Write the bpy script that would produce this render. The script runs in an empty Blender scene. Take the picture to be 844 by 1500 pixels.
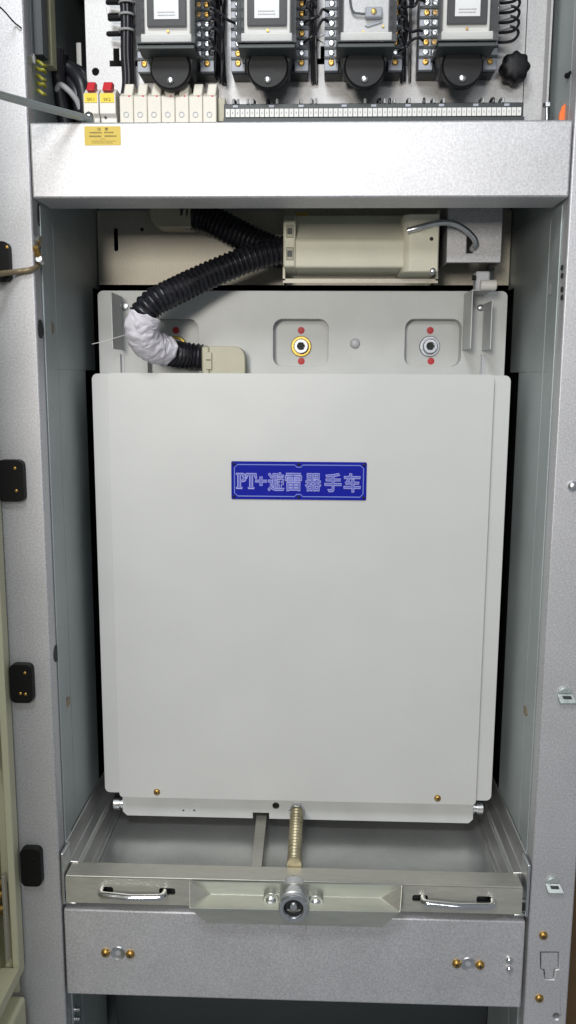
import bpy, bmesh, math, random
from mathutils import Vector, Matrix, noise
random.seed(7)
D = bpy.data
SC = bpy.context.scene
COL = SC.collection
# ------------------------------------------------------------------ camera
FPX, PW, PH = 1220.0, 844, 1500            # focal length in pixels of the photograph
YAW, PITCH, ROLL = math.radians(2.0), math.radians(9.2), math.radians(-0.29)
CAM = Vector((0.032, -1.25, 1.45))
_f = Vector((-math.sin(YAW)*math.cos(PITCH), math.cos(YAW)*math.cos(PITCH), -math.sin(PITCH)))
_r = Vector((math.cos(YAW), math.sin(YAW), 0)); _d = _f.cross(_r)
R_ = _r*math.cos(ROLL) + _d*math.sin(ROLL); D_ = -_r*math.sin(ROLL) + _d*math.cos(ROLL)
cd = D.cameras.new('camera'); cam = D.objects.new('camera', cd); COL.objects.link(cam)
cd.sensor_fit = 'VERTICAL'; cd.sensor_height = 36; cd.lens = FPX/PH*36
cd.clip_start = 0.02; cd.clip_end = 100
cam.matrix_world = Matrix(((R_.x, -D_.x, -_f.x, CAM.x), (R_.y, -D_.y, -_f.y, CAM.y), (R_.z, -D_.z, -_f.z, CAM.z), (0, 0, 0, 1)))
SC.camera = cam
# ------------------------------------------------------------------ light
w = D.worlds.new('World'); SC.world = w; w.use_nodes = True
bg = w.node_tree.nodes['Background']; bg.inputs[0].default_value = (0.86, 0.93, 1.0, 1); bg.inputs[1].default_value = 0.24
def area(name, loc, target, sx, sy, power, col=(1, .97, .92)):
    l = D.lights.new(name, 'AREA'); l.shape = 'RECTANGLE'; l.size = sx; l.size_y = sy; l.energy = power; l.color = col
    o = D.objects.new(name, l); COL.objects.link(o); o.location = loc
    o.rotation_euler = (Vector(target)-Vector(loc)).to_track_quat('-Z', 'Y').to_euler(); return o
area('near_ceiling_lamp', (-0.38, -1.7, 3.05), (0, 0, 1.3), 0.6, 0.5, 31, (.94, .98, 1))
area('far_ceiling_lamp', (0.15, -3.7, 2.7), (0, 0, 1.3), 1.5, 0.35, 25, (.97, .985, 1))
area('warm_wall_lamp', (-0.62, -3.2, 1.84), (0, 0, 1.3), 0.4, 0.5, 42, (1, .945, .85))
SC.view_settings.view_transform = 'Standard'; SC.view_settings.look = 'None'
SC.view_settings.exposure = 0.0; SC.view_settings.gamma = 1
# ------------------------------------------------------------------ helpers
def at(x, y, Y):                            # point of the photograph on the plane at depth Y
    d = R_*(x-PW/2) + D_*(y-PH/2) + _f*FPX
    return CAM + d*((Y-CAM.y)/d.y)
def atx(x, y, X):
    d = R_*(x-PW/2) + D_*(y-PH/2) + _f*FPX
    return CAM + d*((X-CAM.x)/d.x)
def atz(x, y, Z):
    d = R_*(x-PW/2) + D_*(y-PH/2) + _f*FPX
    return CAM + d*((Z-CAM.z)/d.z)
def rect(x0, y0, x1, y1, Y):                # pixel rectangle -> X0,Z0,X1,Z1 in metres
    xm, ym = (x0+x1)/2, (y0+y1)/2
    return at(x0, ym, Y).x, at(xm, y1, Y).z, at(x1, ym, Y).x, at(xm, y0, Y).z
def rr(x0, z0, x1, z1, r, n=5):
    pts = []
    for cx, cz, a0 in ((x1-r, z1-r, 0), (x0+r, z1-r, 90), (x0+r, z0+r, 180), (x1-r, z0+r, 270)):
        for i in range(n+1):
            a = math.radians(a0+90*i/n); pts.append((cx+r*math.cos(a), cz+r*math.sin(a)))
    return pts
def circ(cx, cz, r, n=20): return [(cx+r*math.cos(2*math.pi*i/n), cz+r*math.sin(2*math.pi*i/n)) for i in range(n)]
class G:
    def __init__(s): s.bm = bmesh.new()
    def box(s, a, b):
        vs = [s.bm.verts.new((x, y, z)) for x in (a[0], b[0]) for y in (a[1], b[1]) for z in (a[2], b[2])]
        for f in ((0, 1, 3, 2), (4, 6, 7, 5), (0, 4, 5, 1), (2, 3, 7, 6), (0, 2, 6, 4), (1, 5, 7, 3)):
            s.bm.faces.new([vs[i] for i in f])
        return s
    def pbox(s, x0, y0, x1, y1, Y0, Y1):    # box whose front face fills a pixel rectangle at depth Y0
        a, b, c, d = rect(x0, y0, x1, y1, Y0); return s.box((a, Y0, b), (c, Y1, d))
    def slab(s, outer, holes, Y0, Y1):      # plate with real holes, front at Y0, back at Y1
        bm = s.bm; caps = []
        rings = []
        for Y in (Y0, Y1):
            es = []; rg = []
            for loop in [outer]+holes:
                vs = [bm.verts.new((p[0], Y, p[1])) for p in loop]; rg.append(vs)
                es += [bm.edges.new((vs[i], vs[(i+1) % len(vs)])) for i in range(len(vs))]
            bmesh.ops.triangle_fill(bm, edges=es, use_beauty=True, normal=(0, -1 if Y == Y0 else 1, 0))
            rings.append(rg)
        for A, B in zip(*rings):
            for i in range(len(A)):
                j = (i+1) % len(A)
                try: bm.faces.new((A[i], A[j], B[j], B[i]))
                except ValueError: pass
        return s
    def prism(s, pts, vec):                 # 3D polygon extruded along vec
        vec = Vector(vec); a = [s.bm.verts.new(p) for p in pts]; b = [s.bm.verts.new(Vector(p)+vec) for p in pts]
        n = len(pts); s.bm.faces.new(a); s.bm.faces.new(b[::-1])
        for i in range(n): s.bm.faces.new((a[i], b[i], b[(i+1) % n], a[(i+1) % n]))
        return s
    def lathe(s, p, axis, prof, n=24, cap=True):   # prof: (dist along axis, radius)
        p = Vector(p); ax = Vector(axis).normalized(); q = ax.to_track_quat('Z', 'Y'); rings = []
        for t, r in prof:
            rings.append([s.bm.verts.new(p + q @ Vector((r*math.cos(2*math.pi*i/n), r*math.sin(2*math.pi*i/n), t))) for i in range(n)])
        for A, B in zip(rings, rings[1:]):
            for i in range(n): s.bm.faces.new((A[i], A[(i+1) % n], B[(i+1) % n], B[i]))
        if cap:
            s.bm.faces.new(rings[0][::-1]); s.bm.faces.new(rings[-1])
        return s
    def cyl(s, p0, p1, r, n=20, r2=None):
        v = Vector(p1)-Vector(p0); return s.lathe(p0, v, [(0, r), (v.length, r if r2 is None else r2)], n)
    def sweep(s, path, rad, n=14, cap=True, flat=None, closed=False):   # rad: number or f(arc length)
        m = len(path); L = [0.0]
        for a, b in zip(path, path[1:]): L.append(L[-1]+(b-a).length)
        T = [(path[(i+1) % m if closed else min(i+1, m-1)]-path[(i-1) % m if closed else max(i-1, 0)]).normalized() for i in range(m)]
        N = T[0].orthogonal().normalized(); rings = []
        for i in range(m):
            N = (N-T[i]*N.dot(T[i])).normalized(); B = T[i].cross(N); r = rad(L[i]) if callable(rad) else rad
            rings.append([s.bm.verts.new(path[i]+(N*math.cos(2*math.pi*k/n)+B*math.sin(2*math.pi*k/n))*r) for k in range(n)])
        pairs = list(zip(rings, rings[1:]))
        if closed: pairs.append((rings[-1], rings[0]))
        for A, B in pairs:
            for k in range(n): s.bm.faces.new((A[k], A[(k+1) % n], B[(k+1) % n], B[k]))
        if cap and not closed:
            s.bm.faces.new(rings[0][::-1]); s.bm.faces.new(rings[-1])
        return s
    def mesh(s, name, smooth=True):
        bmesh.ops.recalc_face_normals(s.bm, faces=s.bm.faces)
        me = D.meshes.new(name); s.bm.to_mesh(me); s.bm.free()
        if smooth:
            me.polygons.foreach_set('use_smooth', [True]*len(me.polygons)); me.set_sharp_from_angle(angle=math.radians(38))
        return me
def spline(pts, step=0.003):                # Catmull-Rom through points, resampled evenly
    P = [Vector(p) for p in pts]; P = [P[0]*2-P[1]]+P+[P[-1]*2-P[-2]]; out = []
    for i in range(1, len(P)-2):
        for k in range(24):
            t = k/24; a, b, c, d = P[i-1:i+3]
            out.append(0.5*((2*b)+(c-a)*t+(2*a-5*b+4*c-d)*t*t+(3*b-a-3*c+d)*t**3))
    out.append(P[-2]); res = [out[0]]; acc = 0.0
    for a, b in zip(out, out[1:]):
        seg = (b-a).length; pos = 0.0
        while acc+seg-pos >= step:
            pos += step-acc; acc = 0; res.append(a.lerp(b, pos/seg))
        acc += seg-pos
    return res
def add(name, me, mat, parent=None, bevel=0, seg=2):
    o = D.objects.new(name, me); COL.objects.link(o)
    if mat and not me.materials: me.materials.append(mat)
    if parent:
        o.parent = parent
        off = Vector((0, 0, 0)); p = parent
        if p.type == 'EMPTY': off = p.location
        o.matrix_parent_inverse = Matrix.Translation(-off)
    if bevel:
        b = o.modifiers.new('bevel', 'BEVEL'); b.width = bevel; b.segments = seg; b.limit_method = 'ANGLE'; b.angle_limit = math.radians(40)
        b.harden_normals = False
    return o
def ob(name, g, mat, parent=None, bevel=0, smooth=True): return add(name, g.mesh(name, smooth), mat, parent, bevel)
def thing(name, label, cat, loc=(0, 0, 0), group=None):
    o = D.objects.new(name, None); COL.objects.link(o); o.location = loc; o.empty_display_size = 0.05
    o['label'] = label; o['category'] = cat
    if group: o['group'] = group
    return o
def tag(o, label, cat, group=None):
    o['label'] = label; o['category'] = cat
    if group: o['group'] = group
    return o
def text_mesh(s, size, width=None, stroke=0.0, bold=0.0):   # lettering in the XZ plane, centred; stroke>0 draws the outline
    c = D.curves.new('lettering', 'FONT'); c.body = s; c.size = size; c.align_x = 'CENTER'; c.align_y = 'CENTER'; c.offset = bold
    c.resolution_u = 3
    if stroke: c.fill_mode = 'NONE'; c.bevel_depth = stroke; c.bevel_resolution = 0
    else: c.extrude = 0.00015
    t = D.objects.new('lettering', c); COL.objects.link(t)
    dg = bpy.context.evaluated_depsgraph_get(); me = D.meshes.new_from_object(t.evaluated_get(dg)); D.objects.remove(t)
    xs = [v.co.x for v in me.vertices] or [0, 1]; k = 1 if width is None else width/(max(xs)-min(xs)); mid = (max(xs)+min(xs))/2
    ys = [v.co.y for v in me.vertices] or [0]; my = (max(ys)+min(ys))/2
    me.transform(Matrix(((k, 0, 0, -mid*k), (0, 0, -1, 0), (0, 1, 0, -my), (0, 0, 0, 1)))); me.materials.clear()
    return me
# ------------------------------------------------------------------ materials
def mat(name, col, rough=.5, metal=0.0, var=0.0, scale=40, bump=0.0, bscale=300, stretch=None, spec=.5, coat=0.0, var2=0.0, scale2=4, wave=0.0):
    m = D.materials.new(name); m.use_nodes = True; nt = m.node_tree; N = nt.nodes; p = N['Principled BSDF']
    p.inputs['Base Color'].default_value = (*col, 1); p.inputs['Roughness'].default_value = rough
    p.inputs['Metallic'].default_value = metal; p.inputs['Specular IOR Level'].default_value = spec
    p.inputs['Coat Weight'].default_value = coat
    tc = N.new('ShaderNodeTexCoord'); mp = N.new('ShaderNodeMapping'); nt.links.new(tc.outputs['Object'], mp.inputs[0])
    if stretch: mp.inputs['Scale'].default_value = stretch
    if var or var2:
        no = N.new('ShaderNodeTexNoise'); no.inputs['Scale'].default_value = scale; no.inputs['Detail'].default_value = 3
        nt.links.new(mp.outputs[0], no.inputs['Vector'])
        n2 = N.new('ShaderNodeTexNoise'); n2.inputs['Scale'].default_value = scale2; n2.inputs['Detail'].default_value = 4
        nt.links.new(mp.outputs[0], n2.inputs['Vector'])
        def rng(src, v):
            r = N.new('ShaderNodeMapRange'); r.inputs[1].default_value = .3; r.inputs[2].default_value = .7
            r.inputs[3].default_value = 1-v; r.inputs[4].default_value = 1+v; nt.links.new(src, r.inputs[0]); return r.outputs[0]
        mu = N.new('ShaderNodeMath'); mu.operation = 'MULTIPLY'
        nt.links.new(rng(no.outputs[0], var), mu.inputs[0]); nt.links.new(rng(n2.outputs[0], var2), mu.inputs[1])
        mx = N.new('ShaderNodeVectorMath'); mx.operation = 'SCALE'; mx.inputs[0].default_value = col
        nt.links.new(mu.outputs[0], mx.inputs['Scale']); nt.links.new(mx.outputs[0], p.inputs['Base Color'])
        rg = N.new('ShaderNodeMapRange'); rg.inputs[3].default_value = max(.03, rough-.10*min(1, var*5)); rg.inputs[4].default_value = rough+.10*min(1, var*5)
        nt.links.new(no.outputs[0], rg.inputs[0]); nt.links.new(rg.outputs[0], p.inputs['Roughness'])
    if bump:
        nb = N.new('ShaderNodeTexNoise'); nb.inputs['Scale'].default_value = bscale; nb.inputs['Detail'].default_value = 2
        nt.links.new(mp.outputs[0], nb.inputs['Vector'])
        bp = N.new('ShaderNodeBump'); bp.inputs['Strength'].default_value = bump; bp.inputs['Distance'].default_value = .0006
        nt.links.new(nb.outputs[0], bp.inputs['Height']); nt.links.new(bp.outputs[0], p.inputs['Normal'])
        if wave:                            # slight unevenness of sheet metal
            nw = N.new('ShaderNodeTexNoise'); nw.inputs['Scale'].default_value = 7; nw.inputs['Detail'].default_value = 1
            nt.links.new(mp.outputs[0], nw.inputs['Vector'])
            bw = N.new('ShaderNodeBump'); bw.inputs['Strength'].default_value = wave; bw.inputs['Distance'].default_value = .012
            nt.links.new(nw.outputs[0], bw.inputs['Height']); nt.links.new(bw.outputs[0], bp.inputs['Normal'])
    return m
M = {}
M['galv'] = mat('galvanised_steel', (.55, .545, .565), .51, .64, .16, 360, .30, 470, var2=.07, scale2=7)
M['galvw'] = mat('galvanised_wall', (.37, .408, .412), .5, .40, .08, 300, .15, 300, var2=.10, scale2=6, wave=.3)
M['galvb'] = mat('galvanised_back', (.45, .42, .36), .5, .5, .12, 300, .2, 350, var2=.08, scale2=6)
M['panel'] = mat('instrument_panel_steel', (.42, .415, .42), .50, .65, .12, 300, .25, 380, var2=.05, scale2=9)
M['tray'] = mat('tray_steel', (.62, .63, .62), .30, .8, .06, 250, .12, 250, var2=.14, scale2=9, wave=.4)
M['rail'] = mat('rail_steel', (.55, .55, .54), .36, .85, .06, 200, .1, 200, stretch=(1, .1, 1), var2=.12, scale2=12)
M['paint'] = mat('light_grey_paint', (.575, .58, .575), .38, 0, .02, 500, .10, 700, var2=.03, scale2=5, wave=.15)
M['paint2'] = mat('light_grey_paint_frame', (.55, .56, .555), .42, 0, .02, 400, .08, 700, var2=.05, scale2=14, wave=.3)
M['chrom'] = mat('zinc_chromate_steel', (.46, .47, .425), .4, .7, .05, 120, .1, 200, stretch=(.2, 1, 1), var2=.10, scale2=14)
M['cross'] = mat('crossbeam_steel', (.48, .47, .42), .42, .6, .06, 160, .12, 250, stretch=(.3, 1, 1), var2=.08, scale2=10)
M['cream'] = mat('cream_plastic', (.76, .735, .60), .45, 0, .02, 200, .05, 500, var2=.04, scale2=20)
M['olive'] = mat('beige_plastic', (.37, .352, .255), .38, 0, .03, 150, .06, 400, var2=.05, scale2=25)
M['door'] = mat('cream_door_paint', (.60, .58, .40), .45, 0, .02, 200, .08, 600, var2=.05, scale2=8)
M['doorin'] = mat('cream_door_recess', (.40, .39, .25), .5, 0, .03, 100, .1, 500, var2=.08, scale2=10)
M['black'] = mat('black_plastic', (.008, .008, .010), .5, 0, .1, 150, spec=.3)
M['hinge'] = mat('black_hinge_paint', (.004, .004, .004), .55, spec=.25)
M['hose'] = mat('black_hose', (.014, .014, .019), .33, 0, .5, 120, .15, 300, var2=.4, scale2=18)
M['cloth'] = mat('white_wrap_cloth', (.70, .67, .74), .85, 0, .05, 90, .5, 900, var2=.06, scale2=30)
M['chrome'] = mat('chrome', (.75, .75, .76), .13, 1, .04, 60)
M['steel'] = mat('bright_steel', (.66, .67, .69), .3, 1, .06, 120)
M['zinc'] = mat('dull_zinc', (.46, .48, .52), .42, .9, .15, 160)
M['zincclip'] = mat('pale_zinc', (.58, .64, .62), .38, .75, .1, 160)
M['brass'] = mat('brass', (.50, .31, .09), .42, 1, .25, 260)
M['gold'] = mat('gold_zinc', (.55, .40, .10), .42, .9, .08, 120)
M['screwgold'] = mat('leadscrew_steel', (.47, .41, .27), .40, .75, .12, 120, .1, 200, var2=.15, scale2=30)
M['blue'] = mat('blue_nameplate', (.004, .010, .30), .5, 0, .03, 60, spec=.12)
M['blue2'] = mat('mid_blue_print', (.12, .14, .50), .5, spec=.2)
M['bluelight'] = mat('pale_blue_print', (.20, .27, .66), .5)
M['letter'] = mat('lilac_print', (.36, .37, .72), .5)
M['yellow'] = mat('yellow_sticker', (.62, .45, .06), .5, 0, .04, 60)
M['yellow2'] = mat('yellow_label', (.80, .60, .02), .45)
M['ink'] = mat('dark_print', (.16, .12, .03), .6)
M['ink2'] = mat('grey_print', (.25, .25, .3), .6)
M['white'] = mat('white_plastic', (.72, .70, .66), .4, 0, .02, 100)
M['fuse'] = mat('cream_fuse_plastic', (.68, .645, .57), .42, 0, .02, 100)
M['tagw'] = mat('white_marker', (.70, .70, .68), .5)
M['red'] = mat('red_plastic', (.55, .02, .03), .35)
M['redpaint'] = mat('red_paint_dot', (.50, .02, .025), .5)
M['orange'] = mat('orange_plastic', (.85, .17, .03), .4)
M['grey'] = mat('grey_socket_plastic', (.36, .38, .44), .42, 0, .04, 80)
M['dark'] = mat('dark_green_grey_plastic', (.028, .035, .04), .45, 0, .05, 80)
M['darkg'] = mat('dark_socket_plastic', (.045, .054, .056), .5, 0, .05, 80)
M['ivory'] = mat('relay_core', (.76, .75, .72), .45, 0, .04, 40)
M['label'] = mat('white_relay_label', (.85, .85, .85), .5)
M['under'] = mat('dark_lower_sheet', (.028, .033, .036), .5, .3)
M['void'] = mat('interior_shade', (.02, .022, .024), .7)  # near-black tone stands in for shade inside gaps and holes
M['grill'] = mat('grey_plastic_roller', (.50, .50, .53), .4)
M['wire'] = mat('black_wire', (.015, .015, .02), .4)
M['wireg'] = mat('grey_sleeve', (.36, .36, .37), .45)
M['gy'] = mat('yellow_green_wire', (.34, .32, .03), .45)
M['brown'] = mat('brown_backdrop', (.10, .055, .02), .7, 0, .1, 20)
M['rod'] = mat('grey_stay_rod', (.38, .42, .42), .42, .6, .05, 60)
M['barewire'] = mat('brown_strap', (.26, .20, .12), .45, .3, .1, 200)
m = D.materials.new('clear_cover_plastic'); m.use_nodes = True; nt = m.node_tree; N = nt.nodes; N.remove(N['Principled BSDF'])
tr = N.new('ShaderNodeBsdfTransparent'); tr.inputs[0].default_value = (.985, .987, .99, 1)
gl = N.new('ShaderNodeBsdfGlossy'); gl.inputs['Roughness'].default_value = .08; fr = N.new('ShaderNodeFresnel'); fr.inputs[0].default_value = 1.5
mx = N.new('ShaderNodeMixShader'); nt.links.new(fr.outputs[0], mx.inputs[0]); nt.links.new(tr.outputs[0], mx.inputs[1]); nt.links.new(gl.outputs[0], mx.inputs[2])
df = N.new('ShaderNodeBsdfDiffuse'); df.inputs[0].default_value = (.8, .82, .85, 1); m2 = N.new('ShaderNodeMixShader'); m2.inputs[0].default_value = .03
nt.links.new(mx.outputs[0], m2.inputs[1]); nt.links.new(df.outputs[0], m2.inputs[2])
nt.links.new(m2.outputs[0], N['Material Output'].inputs[0]); M['clear'] = m

# ================================================================== cabinet carcass
HX = .386                                   # half width of the opening
ZB0, ZB1 = 1.7035, 1.807                    # cross beam
ZL0, ZL1 = .4163, .5745                     # lower bar
cab = thing('switchgear_cabinet', 'galvanised steel switchgear cabinet frame standing open around the trolley', 'cabinet', (0, .3, .12))
def hole_px(x, y, Y, r): c = at(x, y, Y); return circ(c.x, c.z, r, 14)
# posts
tp = [at(x, y, 0) for x, y in ((793, 1396), (793, 1418), (798, 1420), (799, 1433), (810, 1433), (811, 1419), (817, 1418), (817, 1396))]
tc_ = sum(tp, Vector())/len(tp)
tee_hole = [(p.x+(.0016 if p.x > tc_.x else -.0010), p.z+(.0012 if p.z > tc_.z+.002 else -.0022)) for p in tp]
lpost = ob('post', G().slab([(-.53, .12), (-HX, .12), (-HX, 2.12), (-.53, 2.12)], [], 0, .03), M['galv'], cab, .003)
rx = .4565
rpost = ob('post', G().slab([(HX, .12), (rx, .12), (rx, 2.12), (HX, 2.12)], [hole_px(815, 1489, 0, .0055), tee_hole], 0, .03), M['galv'], cab, .003)
# T shaped knock-out on the right post: thin raised tab with a shadow gap
ob('knockout_tab', G().slab([(p.x, p.z) for p in tp], [], -.0004, .002), M['galv'], rpost)
ob('knockout_backing', G().pbox(788, 1390, 822, 1438, .031, .033), M['void'], rpost)
# cross beam, folded channel
beam = ob('cross_beam', G().box((-HX+.002, -.002, ZB0), (HX-.002, .076, ZB1)), M['galv'], cab, .0028)
# lower bar
lbar = ob('lower_bar', G().box((-HX+.004, -.002, ZL0), (HX-.006, .05, ZL1)), M['galv'], cab, .003)
for s in (-1, 1):
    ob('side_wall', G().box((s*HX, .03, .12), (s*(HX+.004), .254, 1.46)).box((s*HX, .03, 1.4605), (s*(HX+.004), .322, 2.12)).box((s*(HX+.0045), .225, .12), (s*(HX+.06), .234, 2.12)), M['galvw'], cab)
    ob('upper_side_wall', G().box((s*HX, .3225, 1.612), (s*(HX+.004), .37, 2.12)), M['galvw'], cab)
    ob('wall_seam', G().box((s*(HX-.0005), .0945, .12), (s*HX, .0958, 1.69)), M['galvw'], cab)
    ob('gap_shade_sheet', G().box((s*(HX+.060), .23, .12), (s*(HX+.064), .80, 2.12)), M['void'], cab)  # black sheet set back, stands in for the shadow beside the trolley
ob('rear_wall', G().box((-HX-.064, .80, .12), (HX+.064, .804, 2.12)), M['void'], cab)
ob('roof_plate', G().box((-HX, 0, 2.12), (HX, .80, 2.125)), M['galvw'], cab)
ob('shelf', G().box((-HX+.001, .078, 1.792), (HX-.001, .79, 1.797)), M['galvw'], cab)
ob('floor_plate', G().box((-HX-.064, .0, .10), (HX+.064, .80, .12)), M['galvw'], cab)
# return lips of the posts inside the opening
for s in (-1, 1):
    ob('wall_lip', G().box((s*HX-.0025*(s > 0), .03, .12), (s*HX+.0025*(s < 0), .062, 1.70)), M['galvw'], cab, .0008)
# back plate of the compartment top, with slot and small hole
YB = .36
a = rect(143, 308, 745, 418, YB); sl = rect(167, 334, 173, 368, YB)
bp = ob('back_plate', G().slab([(-HX+.002, a[1]), (HX-.002, a[1]), (HX-.002, a[3]), (-HX+.002, a[3])],
        [rr(sl[0], sl[1], sl[2], sl[3], .0035), hole_px(208, 336, YB, .0035)], YB, YB+.004), M['galvb'], cab)
ob('back_plate_flange', G().box((-HX+.002, YB+.012, a[3]), (HX-.002, YB+.015, 1.79)), M['galvw'], bp)
ob('back_plate_lip', G().box((-HX+.004, YB-.006, a[1]), (HX-.004, YB-.0005, a[1]+.005)), M['galvb'], bp)
# tray floor and roller rails
ob('tray_floor', G().box((-HX, .03, .588), (HX, .79, .592)), M['tray'], cab)
for s in (-1, 1):
    prof = [(HX-.001, .677), (HX-.004, .677), (HX-.006, .640), (HX-.022, .640), (HX-.022, .636), (HX-.0265, .636), (HX-.0265, .6), (HX-.036, .6), (HX-.036, .5935), (HX-.001, .5935)]
    r = ob('roller_rail', G().prism([(s*x, .032, z) for x, z in prof], (0, .74, 0)), M['rail'], cab, .0012)
    e = G().box((s*(HX-.003), -.004, .584), (s*(HX-.008), .034, .676)).box((s*(HX-.008), -.003, .584), (s*(HX-.026), .01, .588))
    ob('rail_end_plate', e, M['steel'], r, .0015)
# dim panel under the lower bar
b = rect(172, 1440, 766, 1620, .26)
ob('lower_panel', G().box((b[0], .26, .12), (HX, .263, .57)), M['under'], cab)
def head(x, y, Y, r, mt, parent, name='screw', h=.0035, dome=True, ax=(0, -1, 0)):
    p = at(x, y, Y); prof = [(-.001, r), (h*.35, r), (h*.75, r*.82), (h, r*.45), (h*1.04, .0002)] if dome else [(-.001, r), (h, r), (h+.0004, r*.9)]
    o = ob(name, G().lathe(p, ax, prof, 16), mt, parent)
    if mt is M['brass'] and r > .005:       # cross recess of the screw head
        k = random.uniform(0, 1.5); cs, sn = math.cos(k), math.sin(k); g = G()
        for a_, b_ in ((cs, sn), (-sn, cs)):
            l, t = r*.55, r*.10; yy = p.y-h*1.06
            g.prism([(p.x+a_*l-b_*t, yy, p.z+b_*l+a_*t), (p.x+a_*l+b_*t, yy, p.z+b_*l-a_*t), (p.x-a_*l+b_*t, yy, p.z-b_*l-a_*t), (p.x-a_*l-b_*t, yy, p.z-b_*l+a_*t)], (0, h*.3, 0))
        g2 = ob('recess', g, M['void'], parent if parent.parent is None else parent, smooth=False)
    return o
for x, y in ((155, 1395), (191, 1397), (669, 1411), (703, 1413)): head(x, y, -.002, .0075, M['brass'], lbar, h=.006)
for x, y in ((173, 1396), (686, 1412)):     # pressed dimples
    p = at(x, y, -.002); ob('dimple', G().lathe(p, (0, -1, 0), [(-.0005, .012), (.0008, .0125), (.0016, .0115), (.0006, .009), (-.0001, .004), (-.0002, .0002)], 20), M['steel'], lbar)
for x, y in ((746, 1406), (746, 1419)): head(x, y, -.002, .0065, M['chrome'], lbar, h=.006)
for x, y in ((796, 1370), (790, 1462)): head(x, y, 0, .007, M['brass'], rpost, h=.005)
head(839, 712, 0, .008, M['steel'], rpost, h=.006)
def clip(x, y):                             # square zinc retaining clip with a raised tongue
    p = at(x, y, 0); g = G(); X, z = p.x, p.z
    g.prism([(X-.013, -.003, z+.003), (X+.010, -.003, z+.003), (X+.016, -.011, z-.009), (X-.009, -.011, z-.009)], (0, .004, -.0045))
    g.prism([(X-.011, 0, z+.004)]+[(X-.001+.0105*math.cos(t*math.pi/8), 0, z+.004+.009*math.sin(t*math.pi/8)) for t in range(9)][::-1][:0]+[(X-.001-.0105*math.cos(t*math.pi/8), 0, z+.0042+.009*math.sin(t*math.pi/8)) for t in range(9)], (0, -.005, 0))
    o = ob('retaining_clip', g, M['zincclip'], rpost, .0008)
    ob('clip_slot', G().prism([(X-.006, -.0053, z+.0002), (X+.007, -.0053, z+.0002), (X+.0085, -.0078, z-.0040), (X-.0045, -.0078, z-.0040)], (0, -.0008, .0006)), M['under'], o)
    return o
clip(828, 1018); clip(810, 1295)
# punched holes of the side walls: dark plugs set in, rims proud
def wallhole(x, y, X, ry, rz, mt, name='wall_hole'):
    p = atx(x, y, X); s = 1 if X > 0 else -1; g = G()
    pts = [(X-s*.0012, p.y+ry*math.cos(t*math.pi/8), p.z+rz*math.sin(t*math.pi/8)) for t in range(16)]
    g.prism(pts, (s*.0018, 0, 0)); return ob(name, g, mt, cab)
wallhole(82, 957, -HX, .012, .014, M['void']); wallhole(99, 1028, -HX, .012, .008, M['barewire'])
wallhole(59, 482, -HX, .012, .014, M['void']); wallhole(75, 480, -HX, .012, .010, M['barewire'])
wallhole(57, 315, -HX, .008, .016, M['void'])
wallhole(770, 1041, HX, .012, .008, M['barewire']); wallhole(807, 424, HX, .012, .009, M['galv'])
for y in (392, 404, 424, 436): wallhole(824, y, HX, .006, .004, M['void'])
# foot bolts below the bar on the left
for y in (1478, 1492): ob('bolt', G().lathe(at(101, y, .04), (1, 0, 0), [(0, .006), (.012, .006), (.012, .004), (.02, .004)], 12), M['chrome'], cab)
# brown room seen past the right post
bk = ob('backdrop', G().box((.468, .5, -2), (1.6, .52, 2.2)), M['brown']); bk['kind'] = 'structure'

# ================================================================== sticker on the beam
a = rect(124, 185, 177, 213, -.002)
st = ob('warning_sticker', G().slab(rr(a[0], a[1], a[2], a[3], .001, 2), [], -.0024, -.002), M['yellow'], beam)
def put(me, x, y, Y, mt, parent, name='lettering'):
    o = add(name, me, mt, parent); p = at(x, y, Y); o.location = p
    o.matrix_parent_inverse = Matrix.Translation(-(parent.location if parent.type == 'EMPTY' else Vector((0, 0, 0)))); return o
put(text_mesh('注   意', .0048, .016), 150.5, 189, -.0026, M['ink'], st)
for x0, x1, y, h in ((131, 149, 194.3, 2.4), (152.5, 167, 194.0, 2.4), (131, 148.5, 199.6, 2.6), (153, 171, 199.3, 2.4), (147, 155, 203.6, 1.0), (134, 170, 206.6, 1.0), (135, 165, 209.3, 1.0)):
    g = G(); x = x0
    while x < x1-.6:                        # rows of characters too small to read in the photograph
        wd = min(random.uniform(.8, 1.9)*(1 if h > 2 else .7), x1-x); k = h*random.uniform(.7, 1)
        g.pbox(x, y-k/2, x+wd, y+k/2, -.0026, -.0023); x += wd+.45
    ob('print_row', g, M['ink'], st, smooth=False)

# ================================================================== trolley
YT = .20
tro = thing('withdrawable_trolley', 'light grey painted withdrawable trolley with blue nameplate filling the cabinet', 'trolley', (0, .3, .60))
TX, TZ0, TZ1 = .3605, .677, 1.4545
fl = ob('front_flange', G().slab(rr(-TX, TZ0, TX, TZ1, .010), [], YT, YT+.018), M['paint'], tro, .0025)
mx0 = at(163, 800, YT-.014).x; mx1 = at(721, 600, YT-.014).x; mxx = (mx1-mx0)/2
ob('front_panel', G().slab(rr(-mxx, TZ0-.0015, mxx, TZ1+.0015, .007), [], YT-.014, YT-.0004), M['paint'], tro, .004)
# body behind the panel
ob('body', G().box((-.335, YT+.05, .64), (.335, .70, 1.40)), M['paint2'], tro)
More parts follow.
